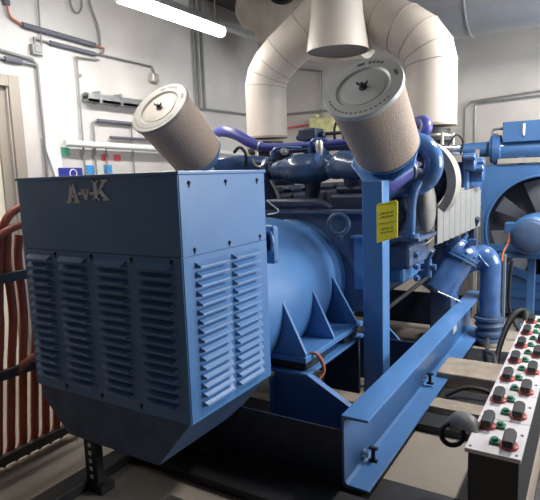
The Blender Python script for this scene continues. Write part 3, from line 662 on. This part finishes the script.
# grey plug and coiled cable at the near end
pc = thing('cable_plug', 'thick grey cable plug with black loop at the near end of the switch panel', 'plug', (-.54, 2.6, .26))
MB().tube([(-.435, 2.50, .40), (-.475, 2.56, .425), (-.53, 2.62, .41), (-.57, 2.66, .36)], [.022, .042, .045, .042], 18).build('plug_sleeve', 'sleeve', pc)
MB().torus((-.570, 2.62, .325), (.5, -1, .2), .055, .013, 32, m=10).build('plug_ring', 'black', pc)
MB().tube([(-.435, 2.50, .40), (-.40, 2.46, .395)], .015, 10, smooth=False).build('plug_tip', 'redlab', pc)
tag(MB().tube([(-.86, 3.72, .05), (-.76, 3.78, .10), (-.66, 3.80, .11), (-.56, 3.80, .09), (-.50, 3.76, .05)], .016, 10).build('power_cable', 'black'), 'short black cable lying across the floor before the tan plinth', 'cable')
tag(MB().tube([(-.43, 4.62, .39), (-.46, 4.75, .46), (-.54, 4.72, .44), (-.60, 4.6, .30), (-.63, 4.45, .12), (-.60, 4.3, .02)], [.03, .032, .028, .022, .02, .02], 12).build('power_cable', 'black'), 'black cable arching off the far left side of the switch panel', 'cable')
tag(MB().tube([(-.64, 5.30, .80), (-.66, 5.32, .55), (-.66, 5.35, .35), (-.60, 5.40, .15), (-.48, 5.45, .05), (-.25, 5.5, .02), (.1, 5.5, .02)], .016, 10).build('power_cable', 'black'), 'black cable sweeping down to the floor in front of the radiator', 'cable')
tag(MB().tube([(-.78, 4.95, .12), (-.74, 4.7, .10), (-.66, 4.5, .14), (-.62, 4.35, .10), (-.60, 4.15, .02)], .018, 10).build('grey_hose', 'strut'), 'grey hose curling at the foot of the blue bellows', 'hose')

# ------------------------------------------------------------------ floor beams and plinths
def slab(a, b, m, lab, cat, name, bev=.004): return tag(MB().box(a, b).build(name, m, smooth=False, bevel=bev), lab, cat)
slab((-2.40, .9, 0), (-2.28, 2.20, .06), 'darksteel', 'black floor beam pointing away beneath the generator front', 'beam', 'floor_beam')
slab((-2.27, 2.06, 0), (-.62, 2.30, .05), 'darksteel', 'dark floor beam crossing in front of the blue skid end', 'beam', 'floor_beam')
slab((-1.80, 1.70, 0), (-1.10, 1.86, .05), 'strut', 'brownish steel floor beam nearest the camera', 'beam', 'floor_beam')
slab((-2.12, 2.95, 0), (-1.76, 3.06, .11), 'wood', 'short pale bar seen under the generator beside the gusset', 'plank', 'floor_plank')
slab((-.92, 3.21, 0), (-.50, 3.40, .05), 'darksteel', 'dark floor beam between side rail and switch panel, nearest', 'beam', 'floor_beam')
slab((-.92, 3.46, 0), (-.50, 3.62, .07), 'wood', 'tan floor plank between two dark beams beside the rail', 'plank', 'floor_plank')
slab((-.92, 3.68, 0), (-.50, 3.90, .03), 'darksteel', 'dark floor strip behind the tan plank beside the rail', 'beam', 'floor_beam')
slab((-.99, 3.98, 0), (-.50, 4.36, .12), 'wood', 'raised tan plinth block beside the far part of the rail', 'plinth', 'plinth_block', .01)
slab((-.95, 4.42, 0), (-.50, 4.95, .03), 'darksteel', 'dark floor plate behind the raised tan plinth', 'plate', 'floor_plate')
slab((-.92, 2.30, 0), (-.50, 2.56, .02), 'darksteel', 'black floor plate at the near end of the switch panel', 'plate', 'floor_plate')
slab((-.20, 1.6, 0), (1.4, 5.2, .02), 'darksheet', 'dark sheet on the floor right of the switch panel', 'mat', 'floor_sheet')  # flat dark sheet, makes the floor darker right of the panel
# perforated strut under the cabinet
st = MB().box((-2.30, 1.745, .05), (-2.21, 1.75, .42)).box((-2.30, 1.75, .05), (-2.295, 1.79, .42)).box((-2.215, 1.75, .05), (-2.21, 1.79, .42)).box((-2.34, 1.73, .0), (-2.17, 1.82, .05))
sp = thing('perforated_strut', 'dark perforated steel strut under the left front of the cabinet', 'strut', (-2.25, 1.76, 0))
st.build('strut_channel', 'darksteel', sp, smooth=False)
for k in range(7): MB().box((-2.265, 1.742, .07+k*.045), (-2.245, 1.7445, .092+k*.045)).build('slot', 'white', sp, smooth=False)

# ------------------------------------------------------------------ red-brown power cables with strut bars
N = 7; tops = [1.71, 1.79, 1.86, 1.94, 2.01, 2.07, 2.13]
names = ['leftmost', 'second from left', 'third from left', 'fourth from left', 'fifth from left', 'sixth from left', 'rightmost']
for i in range(N):
    t = tops[i]; yb = 1.63+i*.078
    P = [(-2.90, t+.02, 1.42-.03*i), (-2.905, t+.0, 1.2), (-2.90, t+.0, .9), (-2.90, t*.5+yb*.5, .6), (-2.90, yb, .25), (-2.90, yb-.02, .10), (-2.89, yb-.09, -.0+.03)]
    tag(MB().tube(P, .024, 14).build('power_cable', 'cable'), 'thick red-brown cable at far left, %s of the bundle' % names[i], 'cable', 'red-brown cables left of the cabinet')
tag(MB().tube([(-2.86, 2.10, 1.50), (-2.88, 1.98, 1.53), (-2.90, 1.88, 1.51), (-2.90, 1.80, 1.44), (-2.91, 1.76, 1.30), (-2.92, 1.73, 1.0), (-2.92, 1.70, .7)], .024, 14).build('power_cable', 'cable'), 'red-brown cable arching over behind the cabinet\'s upper left edge', 'cable', 'red-brown cables left of the cabinet')
tag(MB().tube([(-2.84, 2.08, 1.40), (-2.85, 1.98, 1.425), (-2.86, 1.88, 1.42), (-2.87, 1.78, 1.39), (-2.88, 1.68, 1.33)], .022, 14).build('power_cable', 'cable'), 'red-brown cable crossing level at the top of the bundle', 'cable', 'red-brown cables left of the cabinet')
tag(MB().tube([(-2.85, 2.02, .58), (-2.84, 1.96, .615), (-2.84, 1.87, .625), (-2.845, 1.79, .60), (-2.86, 1.75, .56)], .024, 14).build('power_cable', 'orange'), 'short orange-red cable loop over the middle strut bar', 'cable', 'red-brown cables left of the cabinet')
for z, yb, w in ((1.13, 2.2, 'top'), (.575, 2.2, 'middle'), (.08, 2.16, 'bottom')):
    c = MB().box((-2.873, 1.2, z-.028), (-2.835, yb, z+.028)).build('strut_bar', 'strut', smooth=False, bevel=.004)
    tag(c, 'dark steel bar clamping the red-brown cables, %s of the three' % w, 'bar')
tag(MB().box((-2.99, 1.14, 0), (-2.93, 1.2, 1.5)).box((-2.93, 1.14, 1.10), (-2.84, 1.2, 1.16)).box((-2.93, 1.14, .55), (-2.84, 1.2, .6)).box((-2.93, 1.14, .05), (-2.84, 1.2, .11)).build('strut_upright', 'strut', smooth=False), 'upright steel post holding the cable clamp bars', 'post')

# ------------------------------------------------------------------ wall services
def pipe(pts, r, m, label, cat='conduit', smooth=False, name='conduit', wall='L'):
    return tag(MB().tube(pts, r*.75, 10, smooth=smooth).build(name, m), label, cat)
wx = WX+.03
def L(*yz): return [(wx, y, z) for y, z in yz]
cA = thing('sleeved_conduit', 'dark sleeved conduit with orange ends, upper of two sloping on left wall', 'conduit', (wx, 3.4, 3.0))
MB().tube(L((3.06, 3.045), (3.86, 3.018)), .026, 12).build('sleeve', 'pipedark', cA)
MB().tube(L((2.93, 3.40), (2.93, 3.18)), .03, 12).build('sleeve', 'pipedark', cA)
MB().tube(L((2.93, 3.18), (2.955, 3.09), (3.06, 3.045)), .010, 10).build('end_bend', 'orange', cA)
MB().tube(L((3.86, 3.018), (3.96, 3.01), (3.97, 2.99)), .010, 10).build('end_bend', 'orange', cA)
cB = thing('sleeved_conduit', 'dark sleeved conduit, lower of two sloping on left wall', 'conduit', (wx, 3.5, 2.93))
MB().tube(L((3.33, 2.945), (3.86, 2.93)), .022, 12).build('sleeve', 'pipedark', cB)
MB().tube(L((3.17, 2.87), (3.17, 2.955), (3.33, 2.945)), .010, 10, smooth=False).build('thin_pipe', 'pipegrey', cB)
MB().tube(L((3.86, 2.93), (3.95, 2.96), (3.97, 2.99)), .010, 10).build('thin_pipe', 'pipegrey', cB)
tag(MB().box((WX, 3.13, 2.81), (WX+.05, 3.23, 2.90)).box((WX+.05, 3.15, 2.83), (WX+.058, 3.21, 2.88)).build('junction_box', 'pipegrey', smooth=False, bevel=.005), 'small grey junction box on the left wall under the thin vertical conduit', 'box')
pipe(L((3.256, 3.9), (3.235, 2.80)), .010, 'pipegrey', 'thin grey conduit dropping from the ceiling to the junction box')
cD = thing('door_conduit', 'grey conduit above the door turning down the left wall', 'conduit', (wx, 3.0, 1.2))
MB().tube(L((2.60, 2.86), (2.84, 2.79), (3.13, 2.765), (3.175, 2.72), (3.175, 1.1)), .014, 10, smooth=False).build('thin_pipe', 'pipegrey', cD)
MB().tube(L((2.86, 2.725), (3.02, 2.722)), .024, 12).build('sleeve', 'pipedark', cD)
MB().tube(L((2.70, 2.73), (3.16, 2.72)), .012, 12).build('thin_pipe', 'pipegrey', cD)
pipe(L((3.92, 2.94), (4.66, 2.935), (4.70, 2.86)), .013, 'pipegrey', 'thin grey conduit leading right to the small wall lamp')
tag(MB().box((WX, 4.62, 2.76), (WX+.07, 4.74, 2.86)).build('wall_lamp', 'alu', smooth=False, bevel=.02), 'small pale lamp box at the end of the thin wall conduit', 'lamp')
pipe(L((3.90, 2.88), (3.62, 2.865), (3.61, 1.5)), .012, 'pipegrey', 'thin grey conduit running straight down left wall beside the tray')
tr = thing('cable_tray', 'short grey cable tray on the left wall left of the farther air filter', 'tray', (wx, 4.1, 2.44))
MB().box((WX, 3.67, 2.45), (WX+.10, 4.75, 2.475)).box((WX+.09, 3.67, 2.45), (WX+.10, 4.75, 2.53)).box((WX, 3.67, 2.45), (WX+.01, 4.75, 2.53)).build('tray_channel', 'steel', tr, smooth=False)
MB().tube([(WX+.06, 3.66, 2.52), (WX+.06, 4.75, 2.515)], .018, 10).build('tray_pipe', 'pipegrey', tr)
for y in (3.80, 4.08): MB().box((WX, y, 2.44), (WX+.11, y+.03, 2.56)).build('tray_bracket', 'steel', tr, smooth=False)
pipe(L((4.75, 2.27), (3.80, 2.275), (3.76, 2.25), (3.75, 1.4)), .013, 'pipegrey', 'grey conduit below the tray bending down the wall')
tag(MB().tube(L((3.82, 2.275), (4.72, 2.268)), .020, 10).build('conduit_sleeve', 'pipedark'), 'dark sleeve on the level conduit below the cable tray', 'conduit')
pipe(L((4.28, 2.27), (4.28, 1.4)), .010, 'pipegrey', 'thin vertical conduit behind the white trunking, right of the red labels')
tag(MB().tube(L((3.97, 2.115), (4.7, 2.115)), .014, 10).build('conduit_sleeve', 'pipedark'), 'short dark pipe just above the white trunking', 'conduit')
pipe(L((3.90, 2.0), (3.90, 1.5)), .010, 'pipegrey', 'thin vertical conduit between the blue labels')
wt = thing('white_trunking', 'white horizontal pipe low on the left wall above the coloured labels', 'trunking', (WX+.05, 4.2, 1.98))
MB().tube([(WX+.08, 3.36, 2.03), (WX+.08, 5.6, 1.99)], .032, 14).build('trunk_pipe', 'white', wt)
MB().prism([(WX+.0, 3.16, 2.07), (WX+.0, 3.34, 2.04), (WX+.0, 3.36, 1.60), (WX+.0, 3.30, 1.60)], (.03, 0, 0)).build('end_hood', 'white', wt, smooth=False)
def label(y, z, w, h, m, lab):
    tag(MB().box((WX, y-w/2, z-h/2), (WX+.006, y+w/2, z+h/2)).build('wall_label', m, smooth=False), lab, 'label')
label(3.42, 1.955, .09, .085, 'greenlab', 'small green label on the white wall above the cabinet')
label(3.90, 1.905, .09, .065, 'redlab', 'red label on the white wall, left of the two')
label(4.07, 1.905, .09, .065, 'redlab', 'red label on the white wall, right of the two')
label(3.70, 1.782, .10, .09, 'bluelab', 'light blue label on the white wall, left of the two')
label(3.93, 1.785, .11, .09, 'bluelab', 'light blue label on the white wall, right of the two')
nl = thing('machine_sign', 'dark blue sign with pale ring on the white wall behind the cabinet', 'sign', (WX, 3.42, 1.70))
MB().box((WX+.03, 3.30, 1.66), (WX+.038, 3.57, 1.80)).build('sign_plate', 'navylab', nl, smooth=False)
MB().torus((WX+.04, 3.46, 1.745), (1, 0, 0), .04, .006, 24, m=6).build('ring_mark', 'white', nl)
tag(MB().lathe((WX, 3.66, 2.70), (1, 0, 0), [(0, .018), (.02, .018), (.02, 0)], 14).build('wall_button', 'pipegrey'), 'tiny round grey button on the left wall beneath the two sloping conduits', 'button')
for k, (y, r) in enumerate(((5.42, .016), (5.50, .022), (5.60, .022))):
    pipe([(wx, y, 3.9), (wx, y, 2.56)], r, 'pipegrey', 'vertical grey conduit behind the farther air filter, %s of three' % ('leftmost', 'middle one', 'rightmost')[k])
pipe([(wx, 5.50, 2.54), (wx, 6.97, 2.55)], .022, 'pipegrey', 'horizontal grey conduit on the left wall behind the left exhaust elbow')
pipe([(WX+.03, BY-.03, 2.55), (-2.5, BY-.03, 2.53)], .022, 'pipegrey', 'horizontal grey conduit on the back wall between the exhaust elbows')
pipe([(-3.9, BY-.03, 3.2), (-3.35, BY-.03, 3.08), (-3.35, BY-.03, 2.45)], .016, 'pipegrey', 'bent grey conduit dropping to the yellow box on the back wall')
pipe([(-4.3, BY-.05, 2.33), (-3.5, BY-.05, 2.37)], .016, 'redlab', 'thin red pipe on back wall left of the yellow box', 'pipe')
pipe([(WX+.06, 5.4, 2.02), (WX+.06, 6.9, 1.95)], .04, 'white', 'white pipe low behind the left exhaust elbow', 'pipe')
tag(MB().box((-3.48, BY-.22, 2.22), (-3.10, BY, 2.44)).box((-3.42, BY-.20, 2.44), (-3.36, BY-.1, 2.49)).build('control_box', 'ygreen', smooth=False, bevel=.02), 'yellow-green box on the back wall between the exhaust elbows', 'box')
pipe([(-.3, BY-.03, 2.47), (-1.28, BY-.03, 2.44), (-1.30, BY-.03, 2.40), (-1.30, BY-.03, 1.0)], .016, 'steel', 'steel conduit turning down the back wall, outer of the right pair')
pipe([(-.3, BY-.03, 2.53), (-1.34, BY-.03, 2.47), (-1.42, BY-.03, 2.40), (-1.42, BY-.03, 1.0)], .014, 'pipegrey', 'grey conduit turning down the back wall, left of the right pair')
tag(MB().box((-1.13, 6.10, .0), (-1.095, 6.14, 1.86)).build('pipe_post', 'insul', smooth=False), 'cream vertical strip at the left edge of the radiator', 'post')
pipe(L((3.72, 3.92), (3.76, 3.70), (3.84, 3.40), (3.92, 3.20), (3.93, 3.0)), .014, 'pipegrey', 'hanging grey cable curving down beneath the ceiling lamp', 'cable', True, 'hanging_cable')
pipe(L((3.62, 3.55), (3.60, 3.36), (3.66, 3.28), (3.73, 3.36), (3.72, 3.55)), .012, 'pipegrey', 'small looped grey cable near the ceiling on the left wall', 'cable', True, 'looped_cable')

# ------------------------------------------------------------------ fluorescent lamps
def lamp(x, y0, y1, z, label):
    f = thing('fluorescent_lamp', label, 'lamp', (x, (y0+y1)/2, z), 'fluorescent batten lamps')
    MB().box((x-.05, y0, z+.035), (x+.05, y1, z+.09)).build('lamp_housing', 'steel', f, smooth=False, bevel=.004)
    MB().cyl((x, y0+.03, z), (x, y1-.03, z), .060, seg=20).build('lamp_tube', 'tube', f)
    for y in (y0, y1-.04): MB().box((x-.045, y, z-.045), (x+.045, y+.04, z+.035)).build('lamp_holder', 'white', f, smooth=False, bevel=.01)
    for y in (y0+.25, y1-.12): MB().cyl((x, y, z+.09), (x, y, CZ), .008, seg=8).build('hanger_rod', 'steel', f)
    return f
lamp(-3.4, 3.27, 4.72, 3.16, 'lit fluorescent batten hanging over the left wall, nearer the far corner')
lamp(-3.4, 1.76, 3.21, 3.16, 'lit fluorescent batten at the top edge left, end to end with its neighbour')
tag(MB().box((-3.66, 3.5, 3.30), (-3.56, 5.6, 3.36)).build('lamp_rail', 'steel', smooth=False), 'grey support rail beside the fluorescent lamp', 'rail')
lamp(-2.2, 1.15, 2.60, 3.75, 'added unseen fluorescent batten near the ceiling above the cabinet')  # out-of-view batten, added to pick out the louvre tops
lamp(.15, 3.9, 5.35, 3.3, 'added unseen fluorescent batten over the aisle on the right')  # out-of-view batten, added to light the right-hand faces

def area(name, loc, rot, sx, sy, e, col=(1, 1, 1)):
    l = bpy.data.lights.new(name, 'AREA'); l.shape = 'RECTANGLE'; l.size = sx; l.size_y = sy; l.energy = e; l.color = col
    o = bpy.data.objects.new(name, l); C.objects.link(o); o.location = loc; o.rotation_euler = rot; return o
# daylight through a window opening in the right-hand wall
area('window_daylight', (RX-.03, 5.0, 2.1), (0, math.radians(90), 0), 1.8, 3.2, 215, (.88, .95, 1))
area('lamp_glow_left', (-3.4, 3.25, 3.09), (0, 0, 0), .10, 2.9, 42, (1, .98, .95))
area('added_glow_right', (.15, 4.6, 3.22), (0, 0, 0), .10, 1.4, 110, (1, .97, .93))  # extra light under the added right-hand batten

w = bpy.data.worlds.new('world'); bpy.context.scene.world = w; w.use_nodes = True
w.node_tree.nodes['Background'].inputs[0].default_value = (1, .86, .74, 1)
w.node_tree.nodes['Background'].inputs[1].default_value = .015

# ------------------------------------------------------------------ camera
yaw, pitch, roll = math.radians(31.7), math.radians(7.9), math.radians(2.0)
F = V((-math.sin(yaw)*math.cos(pitch), math.cos(yaw)*math.cos(pitch), -math.sin(pitch)))
R0 = V((math.cos(yaw), math.sin(yaw), 0)); U0 = R0.cross(F)
R = R0*math.cos(roll)-U0*math.sin(roll); U = U0*math.cos(roll)+R0*math.sin(roll)
cam = bpy.data.cameras.new('camera'); co = bpy.data.objects.new('camera', cam); C.objects.link(co)
m = Matrix((R, U, -F)).transposed().to_4x4(); m.translation = V((0, 0, 1.65)); co.matrix_world = m
cam.sensor_fit = 'HORIZONTAL'; cam.sensor_width = 36; cam.lens = 36*530/540; cam.clip_start = .05
bpy.context.scene.camera = co
vs = bpy.context.scene.view_settings
vs.view_transform = 'Standard'; vs.look = 'None'; vs.gamma = 1; vs.use_curve_mapping = False; vs.exposure = 0.35
